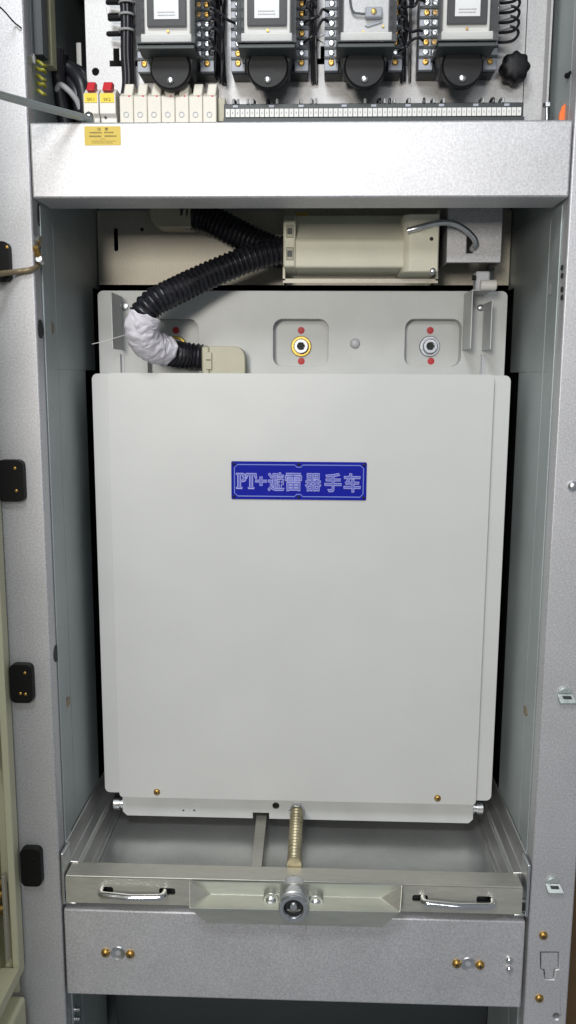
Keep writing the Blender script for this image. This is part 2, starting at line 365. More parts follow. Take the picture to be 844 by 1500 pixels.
# base apron with notch and holes
b = rect(178, 1165, 694, 1203, YT+.012); bx = (b[2]-b[0])/2
n0, n1 = at(370, 1195, YT+.012), at(394, 1195, YT+.012)
ob('base_apron', G().slab([(-bx, .700), (-bx, b[1]+.008), (-bx+.008, b[1]), (n0.x, b[1]), (n0.x, b[1]+.012), (n1.x, b[1]+.012), (n1.x, b[1]), (bx-.008, b[1]), (bx, b[1]+.008), (bx, .700)],
   [hole_px(404, 1183, YT+.012, .0068), hole_px(268, 1190, YT+.012, .002), hole_px(284, 1190, YT+.012, .002)], YT+.0185, YT+.0225), M['paint2'], tro, .0015)
ob('apron_backing', G().box((-bx+.01, YT+.045, b[1]+.016), (bx-.01, YT+.05, .70)), M['void'], tro)
for s, x in ((-1, 167), (1, 708)):          # rollers running in the rails
    c = at(x, 1181 if s < 0 else 1188, YT+.02); X0 = s*(bx+.001)
    ob('roller', G().lathe((X0, YT+.035, c.z), (s, 0, 0), [(0, .0125), (.003, .0125), (.003, .0105), (.007, .0105), (.007, .0135), (.018, .0135), (.0195, .012)], 22), M['steel'], tro)
for x, y in ((230, 1160), (641, 1169)): head(x, y, YT-.014, .0062, M['brass'], tro, h=.004)
# upper frame plate with three pockets
YP = .262
o_ = rect(145, 426, 743, 520, YP); px = (o_[2]-o_[0])/2; ptop = o_[3]
def pocket(x0, x1, y0=467, y1=537): q = rect(x0, y0, x1, y1, YP); return rr(q[0], q[1], q[2], q[3], .017, 7)
plate = ob('frame_plate', G().slab(rr(-px, 1.38, px, ptop, .010), [pocket(216, 291, 467, 560), pocket(400, 481), pocket(593, 676)], YP, YP+.028), M['paint2'], tro, .0018)
ob('pocket_back', G().box((-px+.02, YP+.0285, 1.39), (px-.02, YP+.032, ptop-.02)), M['paint2'], plate)
def bolt(x, y, dots=True):
    p = at(x, y, YP+.012); c = Vector((p.x, YP+.0285, p.z))
    root = ob('gold_washer', G().lathe(c, (0, -1, 0), [(-.001, .0185), (.003, .0185), (.0042, .0172), (.0042, .0145), (.003, .0140)], 28), M['gold'] if x != 631 else M['zinc'], plate)
    ob('bolt_head', G().lathe(c, (0, -1, 0), [(.002, .0130), (.013, .0130), (.0150, .0118), (.0150, .0076), (.009, .0072), (.009, .0002)], 24), M['zinc'], plate)
    g = G().prism([(c.x+.0074*math.cos(i*math.pi/3), c.y-.0092, c.z+.0074*math.sin(i*math.pi/3)) for i in range(6)], (0, -.001, 0)); ob('socket', g, M['void'], plate)
    for dy in (-23, 22):
        q = at(x, y+dy, YP+.0285); ob('paint_mark', G().lathe((q.x+random.uniform(-.001, .001), YP+.0285, q.z), (0, -1, 0), [(-.0005, .0065), (.0006, .0062), (.0009, .004)], 14), M['redpaint'], plate)
bolt(441, 507); bolt(631, 507); bolt(257, 507)
head(520, 503, YP, .009, M['grill'], plate, 'rivet', .006)
head(183, 449, YP, .007, M['steel'], plate, h=.003, dome=False); head(704, 451, YP, .006, M['steel'], plate, h=.003)
# vertical fins of the frame plate
def fin(xf, y0, y1, Yf, t=.0018, Yb=YP):
    p = at(xf, (y0+y1)/2, Yf); z1, z0 = at(xf, y0, Yf).z, at(xf, y1, Yf).z
    return ob('fin', G().box((p.x-t/2, Yf, z0), (p.x+t/2, Yb+.001, z1)), M['paint2'], plate, .0006)
fin(164, 428, 511, .186); fin(691, 424, 511, .183); fin(720, 440, 512, .190)
q0, q1 = at(691, 424, .183), at(720, 424, .183)
ob('bracket_top', G().box((q0.x+.0009, .1835, q0.z-.0018), (q1.x+.004, YP+.001, q0.z-.0002)), M['paint2'], plate, .0005)
for x0, x1 in ((704, 711), (178, 183)):
    q = rect(x0, 519, x1, 552, YP); ob('slot_shadow', G().slab(rr(q[0], q[1], q[2], q[3], .002, 3), [], YP-.0012, YP+.0005), M['grill'], plate)
    ob('slot_pin', G().cyl((q[0], YP-.003, q[1]), (q[0], YP-.003, q[3]), .0011, 8), M['steel'], plate)
# latch roller standing on the bracket
la = ob('latch_post', G().pbox(697, 397, 718, 425, .185, .21), M['grill'], tro, .003)
q = rect(705, 409, 729, 425, .172); ob('latch_roller', G().cyl((q[0], .181, (q[1]+q[3])/2), (q[2], .181, (q[1]+q[3])/2), (q[3]-q[1])/2, 20), M['white'], la, .002)
ob('latch_pin', G().cyl(at(697, 407, .183), at(692, 407, .183), .004, 10), M['black'], la)
# nameplate
a = rect(339, 676.5, 537, 732, YT-.016); yn = YT-.0165
npl = ob('nameplate', G().slab(rr(a[0], a[1], a[2], a[3], .002, 3), [], yn, YT-.0138), M['blue'], tro, .0005)
i_ = .0055; ch = .0055
x0, z0, x1, z1 = a[0]+i_, a[1]+i_, a[2]-i_, a[3]-i_; xm = (x0+x1)/2
loop = [(x0, z0+ch), (x0, z1-ch), (x0+ch, z1), (xm-ch*1.3, z1), (xm-ch*.6, z1-ch*.7), (xm+ch*.6, z1-ch*.7), (xm+ch*1.3, z1), (x1-ch, z1), (x1, z1-ch), (x1, z0+ch), (x1-ch, z0),
        (xm+ch*1.3, z0), (xm+ch*.6, z0+ch*.7), (xm-ch*.6, z0+ch*.7), (xm-ch*1.3, z0), (x0+ch, z0)]
ob('border_line', G().sweep([Vector((x, yn, z)) for x, z in loop], .0009, 6, closed=True), M['bluelight'], npl)
for sx, sz in ((a[0]+.0045, a[3]-.0045), (xm, a[3]-.0045), (a[2]-.0045, a[3]-.0045), (a[0]+.0045, a[1]+.0045), (xm, a[1]+.0045), (a[2]-.0045, a[1]+.0045)):
    ob('rivet', G().lathe((sx, yn, sz), (0, -1, 0), [(-.0005, .0026), (.001, .0024), (.0016, .001)], 12), M['black'], npl)
# PT+ in outlined serif letters, then the outlined characters
P_ = [[(0, 0), (.5, 0), (.5, .07), (.36, .1), (.36, .45), (.55, .45), (.75, .52), (.82, .7), (.76, .9), (.58, 1), (0, 1), (0, .93), (.13, .9), (.13, .1), (0, .07)], [(.36, .54), (.5, .56), (.58, .7), (.5, .88), (.36, .9)]]
T_ = [[(.2, 0), (.7, 0), (.7, .07), (.57, .1), (.57, .88), (.72, .86), (.82, .66), (.9, .66), (.88, 1), (.02, 1), (0, .66), (.08, .66), (.18, .86), (.33, .88), (.33, .1), (.2, .07)]]
X_ = [[(.36, .14), (.56, .14), (.56, .42), (.92, .42), (.92, .58), (.56, .58), (.56, .86), (.36, .86), (.36, .58), (0, .58), (0, .42), (.36, .42)]]
cz = at(400, 705, yn).z; hh = .0265
for nm, sh, xa, xb in (('letter', P_, 346, 361), ('letter', T_, 360, 376), ('plus_sign', X_, 374, 391)):
    X0, X1 = at(xa, 705, yn).x, at(xb, 705, yn).x; sc = .8 if nm == 'plus_sign' else 1; g = G()
    mxw = max(p[0] for p in sh[0])
    for lp in sh:
        g.sweep([Vector((X0+(X1-X0)*u/mxw, yn-.0002, cz+(v-.5)*hh*sc)) for u, v in lp], .00105, 5, closed=True)
    ob(nm, g, M['letter'], npl, smooth=False)
    ob(nm+'_fill', G().slab([(X0+(X1-X0)*u/mxw, cz+(v-.5)*hh*sc) for u, v in sh[0]], [[(X0+(X1-X0)*u/mxw, cz+(v-.5)*hh*sc) for u, v in l2] for l2 in sh[1:]], yn-.0003, yn+.0003), M['blue2'], npl, smooth=False)
for chr_, x in (('避', 404.5), ('雷', 430), ('器', 459), ('手', 488), ('车', 516)):
    put(text_mesh(chr_, .0335, .0290, 0, .0006), x, 706+(x-404)*.012, yn-.0002, M['blue2'], npl, 'character_fill')
    put(text_mesh(chr_, .0335, .0300, .00085, .0007), x, 706+(x-404)*.012, yn-.0003, M['letter'], npl, 'character')

# ================================================================== crossbeam of the trolley chassis
xb = thing('chassis_crossbeam', 'olive grey steel crossbeam with two chrome handles in front of the trolley', 'crossbeam', (0, 0, .58))
CB = .376; Z0, Z1 = .5885, .6345
def px_slot(x0, y0, x1, y1, Y, r): q = rect(x0, y0, x1, y1, Y); return rr(q[0], q[1], q[2], q[3], min(r, (q[3]-q[1])*.45), 4)
fr_ = ob('front_plate', G().slab([(-CB, Z0), (CB-.004, Z0), (CB-.004, Z1), (-CB, Z1)],
   [px_slot(146, 1299, 166, 1308, -.004, .004), px_slot(233, 1301, 257, 1311, -.004, .004), px_slot(604, 1311, 627, 1321, -.004, .004), px_slot(698, 1313, 722, 1323, -.004, .004)], -.004, -.001), M['cross'], xb)
ob('top_flange', G().slab([(0, 0)], [], 0, 0) if False else G().box((-CB, -.0035, Z1-.0001), (CB-.004, .036, Z1+.0028)), M['cross'], fr_, .0015)
ob('slot_backing', G().box((-CB+.01, .012, Z0+.004), (CB-.01, .014, Z1-.004)), M['void'], fr_)
for x, y, z in ((430, 1284.5, 1), (430, 1292, 0)):
    if z: c = atz(x, y, Z1+.0028); ob('pin_hole', G().lathe(c, (0, 0, 1), [(-.001, .0032), (.0004, .0032)], 12), M['void'], fr_)
    else: c = at(x, y, -.005); ob('pin_hole', G().lathe(c, (0, -1, 0), [(-.0005, .003), (.0018, .003)], 12), M['void'], fr_)
for xa, ya, xc, yc in ((148, 1304, 243, 1306), (618, 1316, 722, 1319)):
    h1, h2 = at(xa+2, ya, -.004), at(xc-2, yc, -.004); mid = (h1+h2)/2
    P = .015
    pts = [h1+Vector((.003, .014, .001)), h1+Vector((-.001, -.004, .001)), h1+Vector((.002, -P*.85, .001)), h1+Vector((.010, -P, .001)), h1.lerp(h2, .3)+Vector((0, -P-.001, 0)), mid+Vector((0, -P-.002, -.001)), h1.lerp(h2, .7)+Vector((0, -P-.001, -.001)), h2+Vector((-.010, -P, -.001)), h2+Vector((-.002, -P*.85, -.0005)), h2+Vector((.001, -.004, 0)), h2+Vector((-.003, .014, 0))]
    ob('handle', G().sweep(spline(pts, .002), .0056, 16), M['chrome'], xb)
# folded guard plate in the middle
def line(x0, y0, x1, y1, Y): return at(x0, y0, Y), at(x1, y1, Y)
T0 = line(277, 1290, 590, 1295.5, -.018); V0 = line(308, 1309.5, 558, 1315, -.0065); R0 = line(277, 1330, 587, 1336, -.036); B0 = line(304, 1351, 560, 1357, -.028)
g = G(); bm = g.bm; vs = [bm.verts.new(p) for pr in (T0, V0, R0, B0) for p in pr]
for i in range(3): bm.faces.new((vs[2*i], vs[2*i+1], vs[2*i+3], vs[2*i+2]))
bm.faces.new((vs[0], vs[2], vs[4])); bm.faces.new((vs[1], vs[5], vs[3]))
gp = ob('guard_plate', g, M['chrom'], xb, smooth=False); gp.data.materials.append(M['cross'])
for f in gp.data.polygons:
    if len(f.vertices) == 3: f.material_index = 1  # second material imitates the darker reflection on the end facets
so = gp.modifiers.new('solid', 'SOLIDIFY'); so.thickness = .0022; so.offset = -1
bv = gp.modifiers.new('bevel', 'BEVEL'); bv.width = .0012; bv.segments = 2; bv.limit_method = 'ANGLE'; bv.angle_limit = math.radians(25)
# racking socket
c = at(430, 1331, -.048); cy = Vector((c.x, 0, c.z))
sk = ob('racking_socket', G().lathe(cy, (0, -1, 0), [(-.002, .0240), (.038, .0240), (.039, .0215), (.042, .0215), (.043, .0235), (.048, .0235), (.050, .0220), (.050, .0165), (.046, .0150)], 36, cap=False), M['steel'], xb)
ob('socket_bore', G().lathe(cy, (0, -1, 0), [(.0465, .0150), (.0365, .0146), (.0362, .0002)], 30, cap=False), M['void'], sk)
ob('square_shaft', G().lathe(cy, (0, -1, 0), [(.036, .0080), (.042, .0080), (.045, .0055), (.046, .0002)], 20), M['steel'], sk)
for x, y in ((397, 1320), (463, 1324)):
    p = at(x, y, -.022)
    g = G().lathe((p.x, -.014, p.z), (0, -1, 0), [(-.004, .0125), (.005, .0125), (.006, .0115)], 20); ob('ear', g, M['chrom'], sk)
    head(x, y, -.020, .0085, M['steel'], sk, h=.004)
ob('ear_bridge', G().pbox(400, 1310, 460, 1335, -.017, -.008), M['chrom'], sk, .001)
head(491, 1316, -.006, .004, M['void'], xb, 'rivet_hole', .002)
ob('shaft_notch', G().pbox(417, 1304, 443, 1312, -.008, .006), M['void'], xb)
# release tag under the socket
ob('release_tag', G().pbox(409, 1354, 449, 1362, -.0045, -.0025), M['galv'], lbar, .0008)
# lead screw and flat strap between crossbeam and trolley
p1, p0 = at(434, 1182, YT+.02), at(431, 1266, .037)
ax = Vector((p0.x, .0395, p1.z-.004)); n = 18; g = G(); L = .190; prof = []
for k in range(int(L/.0098)+1):
    t = k*.0098; prof += [(t, .0088), (t+.0036, .0122), (t+.0062, .0122), (t+.0092, .0088)]
g.lathe(ax, (0, 1, 0), prof, n); ob('lead_screw', g, M['screwgold'], xb)
ob('screw_collar', G().lathe((ax.x, .0365, ax.z), (0, 1, 0), [(0, .0118), (.004, .0124), (.005, .0115)], 20), M['screwgold'], xb)
nz = Vector((ax.x, YT+.008, ax.z)); ob('screw_nut', G().lathe(nz, (0, 1, 0), [(0, .0150), (.012, .0150)], 6), M['steel'], xb, .001)
s0, s1 = atz(378, 1268, .622), at(383, 1197, YT+.02)
zt = s1.z-.001
ob('flat_strap', G().prism([(s0.x-.0098, .030, .634), (s0.x+.0078, .030, .634), (s1.x+.0098, YT+.03, zt), (s1.x-.0100, YT+.03, zt)], (0, 0, -.003)), M['cross'], xb, .0006)

# ================================================================== plug box with bail lever
YX = .19
pb = thing('plug_box', 'cream plastic connector box with steel bail lever above the trolley', 'connector box', at(530, 405, .24))
a = rect(432, 317, 592, 392, YX); zc = at(510, 352, YX).z
ob('housing', G().prism([(a[0], YX, a[1]), (a[0], YX, zc), (a[0], YX+.055, a[3]+.012), (a[0], YX+.12, a[3]+.012), (a[0], YX+.12, a[1])], (a[2]-a[0]+.002, 0, 0)), M['cream'], pb, .003)
a2 = rect(415, 321, 433, 391, YX-.004)
ec = ob('end_cap', G().prism([(a2[0], YX-.004, a2[1]), (a2[0], YX-.004, a2[3]-.004), (a2[0], YX+.03, a2[3]+.012), (a2[0], YX+.12, a2[3]+.012), (a2[0], YX+.12, a2[1])], (a2[2]-a2[0], 0, 0)), M['cream'], pb, .003)
for y in (339, 372):
    ob('clasp', G().pbox(419, y-10, 430, y+9, YX-.0065, YX-.003), M['olive'], ec, .001)
    ob('clasp_slot', G().pbox(421, y-5, 428, y+4, YX-.0072, YX-.006), M['dark'], ec, .0006)
a3 = rect(590, 313, 643, 398, YX-.006)
cp = G(); n_ = 8; pts = []
for k in range(n_+1):
    t = math.pi/2*k/n_; pts.append((a3[0]+.016-.016*math.sin(t)*1.0 if False else a3[0]+.016*(1-math.sin(t)), YX-.006+.016*(1-math.cos(t))))
pts = pts[::-1]+[(a3[2], YX-.006), (a3[2], YX+.12), (a3[0], YX+.12)]
ob('round_cap', cp.prism([(x, y, a3[1]) for x, y in pts], (0, 0, a3[3]-a3[1])), M['cream'], pb, .002)
head(632, 350, YX-.006, .003, M['void'], pb, h=.002, dome=False); head(634, 397, YX-.004, .0055, M['steel'], pb)
# mounting bracket below the box
br = G(); q = rect(414, 398, 643, 410, .215); br.box((q[0], .225, q[1]-.004), (q[2], .228, q[1]+.003)).box((q[0], .225, q[1]), (q[0]+.004, .34, q[3]+.012)).box((q[2]-.004, .225, q[1]), (q[2], .34, q[3]+.10)).box((q[0]+.004, .30, q[1]), (q[2]-.004, .303, q[3]+.02))
ob('mounting_bracket', br, M['galvb'], pb)
q = rect(432, 302, 452, 313, .28); ob('caution_label', G().slab(rr(q[0], q[1], q[2], q[3], .001, 2), [], .338, .3385), M['yellow'], pb)
ob('top_plate', G().pbox(416, 296, 645, 330, .339, .345), M['galvb'], pb)
lever = [at(597, 338, YX-.012), at(612, 334, YX-.014), at(630, 329, YX-.012), at(648, 326, YX-.01), at(664, 327, YX-.006), at(680, 335, YX), at(692, 346, YX+.004), at(697, 355, YX+.008), at(694, 362, YX+.016), at(688, 367, YX+.034)]
ob('bail_lever', G().sweep(spline(lever, .003), .0048, 14), M['steel'], pb)
# bracket plate with a slot
q = rect(655, 296, 736, 385, .215); s_ = rect(684, 344, 693, 371, .215)
sp = tag(ob('slotted_bracket', G().slab([(q[0], q[1]), (q[2], q[1]), (q[2], q[3]), (q[0], q[3])], [[(s_[0], s_[1]), (s_[2], s_[1]), (s_[2], s_[3]), (s_[0], s_[3])]], .215, .219)
   .box((q[0], .2192, q[1]), (q[0]+.003, .355, q[3])).box((q[2]-.003, .2192, q[1]), (q[2], .355, q[3])), M['galv'], None, .0015), 'galvanised bracket plate with one upright slot right of the cream box', 'bracket')
ob('bracket_stem', G().pbox(716, 386, 724, 412, .30, .33), M['dark'], sp)

# ================================================================== corrugated conduits
def corrugated(path, r, pitch=.0088, k=5, n=26):
    step = pitch/k; P = spline(path, step)
    def rad(L):
        u = (L/pitch) % 1
        return r*(1.0 if u < .45 else .865 if .6 < u < .9 else .93)
    return G().sweep(P, rad, n)
hz = thing('corrugated_conduit', 'thick black corrugated conduit with a white cloth wrap around its bend', 'conduit', at(222, 500, .14))
path = [at(425, 366, .215), at(413, 367, .21), at(375, 376, .20), at(330, 393, .19), at(285, 413, .172), at(250, 430, .150), at(228, 441, .138), at(213, 456, .134), at(207, 478, .140), at(213, 499, .158), at(228, 511, .185), at(250, 517, .215), at(275, 521, .236), at(297, 523, .242)]
ob('hose', corrugated(path, .0232), M['hose'], hz)
sl_path = spline([at(212, 459, .1345), at(208, 470, .136), at(206.5, 481, .1415), at(212, 498, .157), at(224, 508, .179), at(236, 511.5, .195), at(241, 512.5, .202)], .0052)
rs = random.Random(11); bm = bmesh.new(); n = 20; m_ = len(sl_path)
T = [(sl_path[min(i+1, m_-1)]-sl_path[max(i-1, 0)]).normalized() for i in range(m_)]; Nn = T[0].orthogonal().normalized(); rings = []
for i, p in enumerate(sl_path):
    Nn = (Nn-T[i]*Nn.dot(T[i])).normalized(); B = T[i].cross(Nn); rg = []
    for k in range(n):
        th = 2*math.pi*(k+.5*(i % 2)+rs.uniform(-.25, .25))/n; dv = Nn*math.cos(th)+B*math.sin(th)
        e = .0245+rs.choice((.0005, .0014, .0026, .0038))*rs.uniform(.7, 1.1)+.002*noise.noise((p+dv*.03)*45)
        if i == m_-1: e += rs.uniform(.0005, .004)
        rg.append(bm.verts.new(p+dv*e+T[i]*rs.uniform(-.0017, .0017)*(2.0 if i in (0, m_-1) else 1)))
    rings.append(rg)
for A, B in zip(rings, rings[1:]):
    for k in range(n):
        k2 = (k+1) % n
        if rs.random() < .5: bm.faces.new((A[k], A[k2], B[k2])); bm.faces.new((A[k], B[k2], B[k]))
        else: bm.faces.new((A[k], A[k2], B[k])); bm.faces.new((A[k2], B[k2], B[k]))
g = G(); g.bm.free(); g.bm = bm; me = g.mesh('cloth_wrap'); me.set_sharp_from_angle(angle=math.radians(62)); sle = add('cloth_wrap', me, M['cloth'], hz)
sb = sle.modifiers.new('sub', 'SUBSURF'); sb.subdivision_type = 'SIMPLE'; sb.levels = 1; sb.render_levels = 1
so = sle.modifiers.new('solid', 'SOLIDIFY'); so.thickness = .0010
fp = [at(243, 495, .178), at(249, 498, .179), at(251, 518, .182), at(238, 523, .180), at(234, 508, .173)]
ob('loose_flap', G().prism(fp, (0, -.001, 0)), M['cloth'], sle)
# beige plug at the hose end
q = rect(297, 507, 359, 560, .221)
pl = G(); yy0, yy1 = .2215, .262
out = [(q[0], q[1]), (q[2], q[1])]+[(q[2]-.020+.020*math.cos(math.radians(t)), q[3]-.020+.020*math.sin(math.radians(t))) for t in range(0, 91, 15)]+[(q[0]+.003, q[3]), (q[0], q[3]-.004)]
ep = ob('end_plug', pl.slab(out, [], yy0-.003, yy1), M['olive'], hz, .009)
ob('plug_collar', G().pbox(295.5, 507, 307, 560, yy0-.0065, yy1), M['olive'], ep, .003)
q = rect(301, 516, 310, 541, yy0-.008); ob('plug_latch', G().slab(rr(q[0], q[1], q[2], q[3], .001, 2), [], yy0-.0085, yy0), M['olive'], ep, .001)
ob('latch_gap', G().pbox(302, 526.5, 309, 528, yy0-.0092, yy0-.007), M['dark'], ep)
h2 = thing('rear_conduit', 'black corrugated conduit running behind the wrapped one from a beige elbow', 'conduit', at(330, 340, .3))
ob('hose', corrugated([at(268, 313, .30), at(285, 316, .30), at(310, 323, .30), at(340, 338, .295), at(370, 354, .29), at(395, 365, .285), at(420, 374, .28), at(440, 380, .28)], .0262), M['hose'], h2)
q = rect(220, 290, 279, 332, .275)
out = [(q[0], q[3]), (q[0], q[1]+.018)]+[(q[0]+.018-.018*math.cos(math.radians(t)), q[1]+.018-.018*math.sin(math.radians(t))) for t in range(15, 91, 15)]+[(q[2], q[1]), (q[2], q[3])]
el = ob('elbow', G().slab(out, [], .275, .335), M['olive'], h2, .004); ob('elbow_slot', G().pbox(262, 304.5, 273, 306.5, .2735, .276), M['dark'], el)
tag(ob('loose_strand', G().sweep(spline([at(135, 504, .185), at(152, 500, .185), at(172, 494, .18), at(190, 489, .16)], .004), .0006, 6), M['white']), 'thin pale strand hanging left of the white cloth wrap', 'strand')

# ================================================================== instrument compartment
YI = .14
a = rect(126, 0, 769, 172, YI)
def slotp(x0, y0, x1, y1, r=.004): q = rect(x0, y0, x1, y1, YI); return rr(q[0], q[1], q[2], q[3], min(r, (q[2]-q[0])*.48, (q[3]-q[1])*.48), 4)
def tee(xc, yb, wdt, ht):                   # inverted T cut-out
    q = rect(xc-wdt/2, yb-8, xc+wdt/2, yb, YI); z2 = at(xc, yb-ht, YI).z; x0, x1 = at(xc-4, yb, YI).x, at(xc+4, yb, YI).x
    return [(q[0], q[1]), (q[2], q[1]), (q[2], q[3]), (x1, q[3]), (x1, z2), (x0, z2), (x0, q[3]), (q[0], q[3])]
ipz = at(400, 176, YI).z
ip = thing('instrument_panel', 'bright steel mounting panel behind the row of relays', 'panel', (0, YI, 1.80))
ob('sheet', G().slab([(a[0], 1.80), (a[2], 1.80), (a[2], 2.11), (a[0], 2.11)],
   [hole_px(140, 105, YI, .0055), tee(171, 97, 20, 26), tee(205, 97, 14, 26), slotp(156, 46, 180, 53), slotp(158, 19, 178, 31), slotp(155, -1, 185, 7), tee(474, 94, 24, 26), slotp(446, 57, 466, 61)], YI, YI+.003), M['panel'], ip, .0008)
ob('hinge_rod', G().cyl((a[0]-.008, YI+.004, 1.80), (a[0]-.008, YI+.004, 1.90), .004, 12), M['steel'], ip)
ob('edge_frame', G().box((a[2]+.002, YI+.006, 1.80), (HX-.004, YI+.009, 2.11)).box((HX-.010, YI-.02, 1.80), (HX-.007, YI+.006, 2.11)), M['panel'], cab)
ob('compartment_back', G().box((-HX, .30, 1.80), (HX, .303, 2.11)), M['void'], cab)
# relays -----------------------------------------------------------
YF, YC = .10, .012
xs_ = [at(x, 90, YF).x for x in (258, 395.5, 532, 670)]
zb = at(395, 107, YF).z; zc0 = at(388, 62, YC).z; XT = .0478
relay_labels = ['relay with grey frame label, leftmost of the four, above the fuse holders',
                'relay with white label, second from the left in the row',
                'relay without a label, its mechanism showing through the clear cover',
                'relay with white label nearest the black knob']
for i, X in enumerate(xs_):
    r = thing('plug_in_relay', relay_labels[i], 'relay', (X, YI, zb), 'plug in relays on the instrument panel')
    base = ob('socket_base', G().box((X-.058, YF+.004, zb), (X+.058, YI-.0005, 2.05)), M['dark'], r, .002)
    for s in (-1, 1):
        tb = ob('terminal_column', G().box((X+s*.0478-.0105, YF-.004, zb+.0012), (X+s*.0478+.0105, YF+.006, 2.05)), M['grey'], r, .001)
        for k in range(10):
            z = zb+.0125+k*.01365
            ob('terminal_divider', G().box((X+s*.0478-.0108, YF-.0062, z+.0050), (X+s*.0478+.0108, YF-.0042, z+.0083)), M['dark'], tb)
            bare = (k == 0) or ((i, s) in ((0, -1),) and k < 3) or (random.random() < .3)
            ob('terminal_screw', G().lathe((X+s*.0478, YF-.004, z), (0, -1, 0), [(-.001, .0046), (.0012, .0046), (.0020, .0034), (.0020, .0021), (.0002, .0019), (.0002, .0001)], 14), M['brass'] if bare else M['steel'], tb)
    # relay body under the clear cover; underside is black
    core = ob('relay_body', G().box((X-.033, YC+.016, zc0+.010), (X+.033, YF-.006, 2.05)), M['ivory'] if i != 2 else M['panel'], r, .002)
    z64, z103 = at(395, 65, .055).z, at(395, 104, .055).z
    ob('neck', G().prism([(X-.037, .055, z64), (X+.037, .055, z64), (X+.030, .055, z103), (X-.030, .055, z103)], (0, YF-.055+.006, 0)), M['darkg'], r, .002)
    ob('body_skirt', G().box((X-.0405, YC+.004, zc0-.006), (X+.0405, .056, zc0-.0005)), M['darkg'], core, .001)
    # clear cover: five thin walls
    g = G(); t = .0022
    g.box((X-.042, YC, zc0+.0005), (X+.042, YC+t, 2.05)).box((X-.042, YC+t, zc0+.0005), (X-.042+t, YF-.008, 2.05)).box((X+.042-t, YC+t, zc0+.0005), (X+.042, YF-.008, 2.05)).box((X-.0395, YC+t, zc0+.0005), (X+.0395, YF-.008, zc0+.0027))
    g.box((X-.0425, YC-.0012, zc0), (X+.0425, YC-.0001, zc0+.010))
    ob('cover', g, M['clear'], r, .0006)
    ob('cover_lip', G().box((X-.036, YC+.004, zc0+.003), (X+.036, YC+.012, zc0+.014)), M['ivory'], core, .001)
    if i != 2:
        pz = zc0+.026; f_ = ob('label_frame', G().box((X-.028, YC+.010, pz), (X+.028, YC+.0155, 2.05)), M['black'], core, .001)
        lb = ob('label', G().box((X-.0175, YC+.0085, pz+.009), (X+.0175, YC+.0098, 2.05)), M['label'], f_)
        for zz in (.013, .017):
            g = G(); x = X-.012
            while x < X+.011:
                wd = random.uniform(.0009, .002); g.box((x, YC+.0082, pz+zz), (x+wd, YC+.0086, pz+zz+.0016)); x += wd+.0008
            ob('print_row', g, M['ink2'], lb, smooth=False)
        head_p = ob('frame_screw', G().lathe((X+.001, YC+.0155, zc0+.021), (0, -1, 0), [(0, .0022), (.002, .002)], 12), M['brass'], core)
    else:
        ob('armature_arm', G().sweep(spline([Vector((X-.026, YC+.012, 2.03)), Vector((X-.022, YC+.010, zc0+.05)), Vector((X-.008, YC+.010, zc0+.040)), Vector((X+.006, YC+.010, zc0+.042))], .002), .0016, 8), M['dark'], core)
        ob('armature_block', G().box((X-.002, YC+.006, zc0+.034), (X+.022, YC+.0155, zc0+.048)), M['grey'], core, .002)
        ob('armature_screw', G().lathe((X+.010, YC+.006, zc0+.041), (0, -1, 0), [(0, .004), (.002, .004), (.003, .002)], 14), M['gold'], core)
        for dx, dz in ((-.004, .018), (.024, .025)): ob('pivot', G().lathe((X+dx, YC+.0155, zc0+dz), (0, -1, 0), [(0, .0018), (.002, .0016)], 10), M['gold'], core)
        ob('spring_plate', G().prism([(X+.002, YC+.0155, zc0+.024), (X+.022, YC+.0155, zc0+.030), (X+.022, YC+.0155, zc0+.034), (X-.002, YC+.0155, zc0+.026)], (0, -.002, 0)), M['grey'], core)
    # round black foot with its fixing screw
    fc = at(395, 97.5, .045)
    ft = ob('round_foot', G().lathe((X, .058, fc.z), (0, -1, 0), [(0, .030), (.009, .030), (.0120, .0275), (.0125, .0001)], 36), M['black'], r)
    ob('foot_screw', G().lathe((X, .0455, fc.z-.0175), (0, -1, 0), [(-.001, .0050), (.0015, .0050), (.0028, .003), (.0028, .0001)], 14), M['steel'], ft)
# wires between the relays -------------------------------------------
gaps = ['first and second', 'second and third', 'third and fourth']
for i in range(3):
    A, B = xs_[i]+.0478, xs_[i+1]-.0478
    for k, (za, zb_) in enumerate(((1, 2), (2, 4), (3, 3), (4, 5), (5, 4), (5, 6), (6, 5), (7, 7), (7, 6), (8, 8), (9, 7))):
        if i == 1 and k in (0, 2, 4, 8): continue
        h1 = zb+.0125+za*.01365; h2_ = zb+.0125+zb_*.01365; sag = random.uniform(-.010, .004); y0 = YF-.008
        side = random.random() < .45
        if side:
            dx = random.uniform(.012, .024)
            pts = [(A+.004, y0, h1), (A+dx*.6, y0-.014, h1+.002), (A+dx, y0-.004, h1-.008), (A+dx*.9, y0+.012, h1-.03 if k < 6 else h1+.03), (A+dx*1.1, YI-.006, 1.90 if random.random() < .4 else 2.05)]
        else:
            pts = [(A+.004, y0, h1), (A+.014, y0-random.uniform(.006, .018), h1+.001), ((A+B)/2+random.uniform(-.006, .006), y0-.008, (h1+h2_)/2+sag), (B-.014, y0-random.uniform(.004, .014), h2_), (B-.004, y0, h2_)]
        wr = tag(ob('wire', G().sweep(spline(pts, .003), .0021, 8), M['wire']), 'thin black wire in the tangle between the %s relays' % gaps[i], 'wire', 'wires between the %s relays' % gaps[i])
        ob('ferrule_sleeve', G().cyl(Vector(pts[0])+Vector((.003, -.001, 0)), Vector(pts[1])*.7+Vector(pts[0])*.3, .0028, 10), M['wireg'], wr)
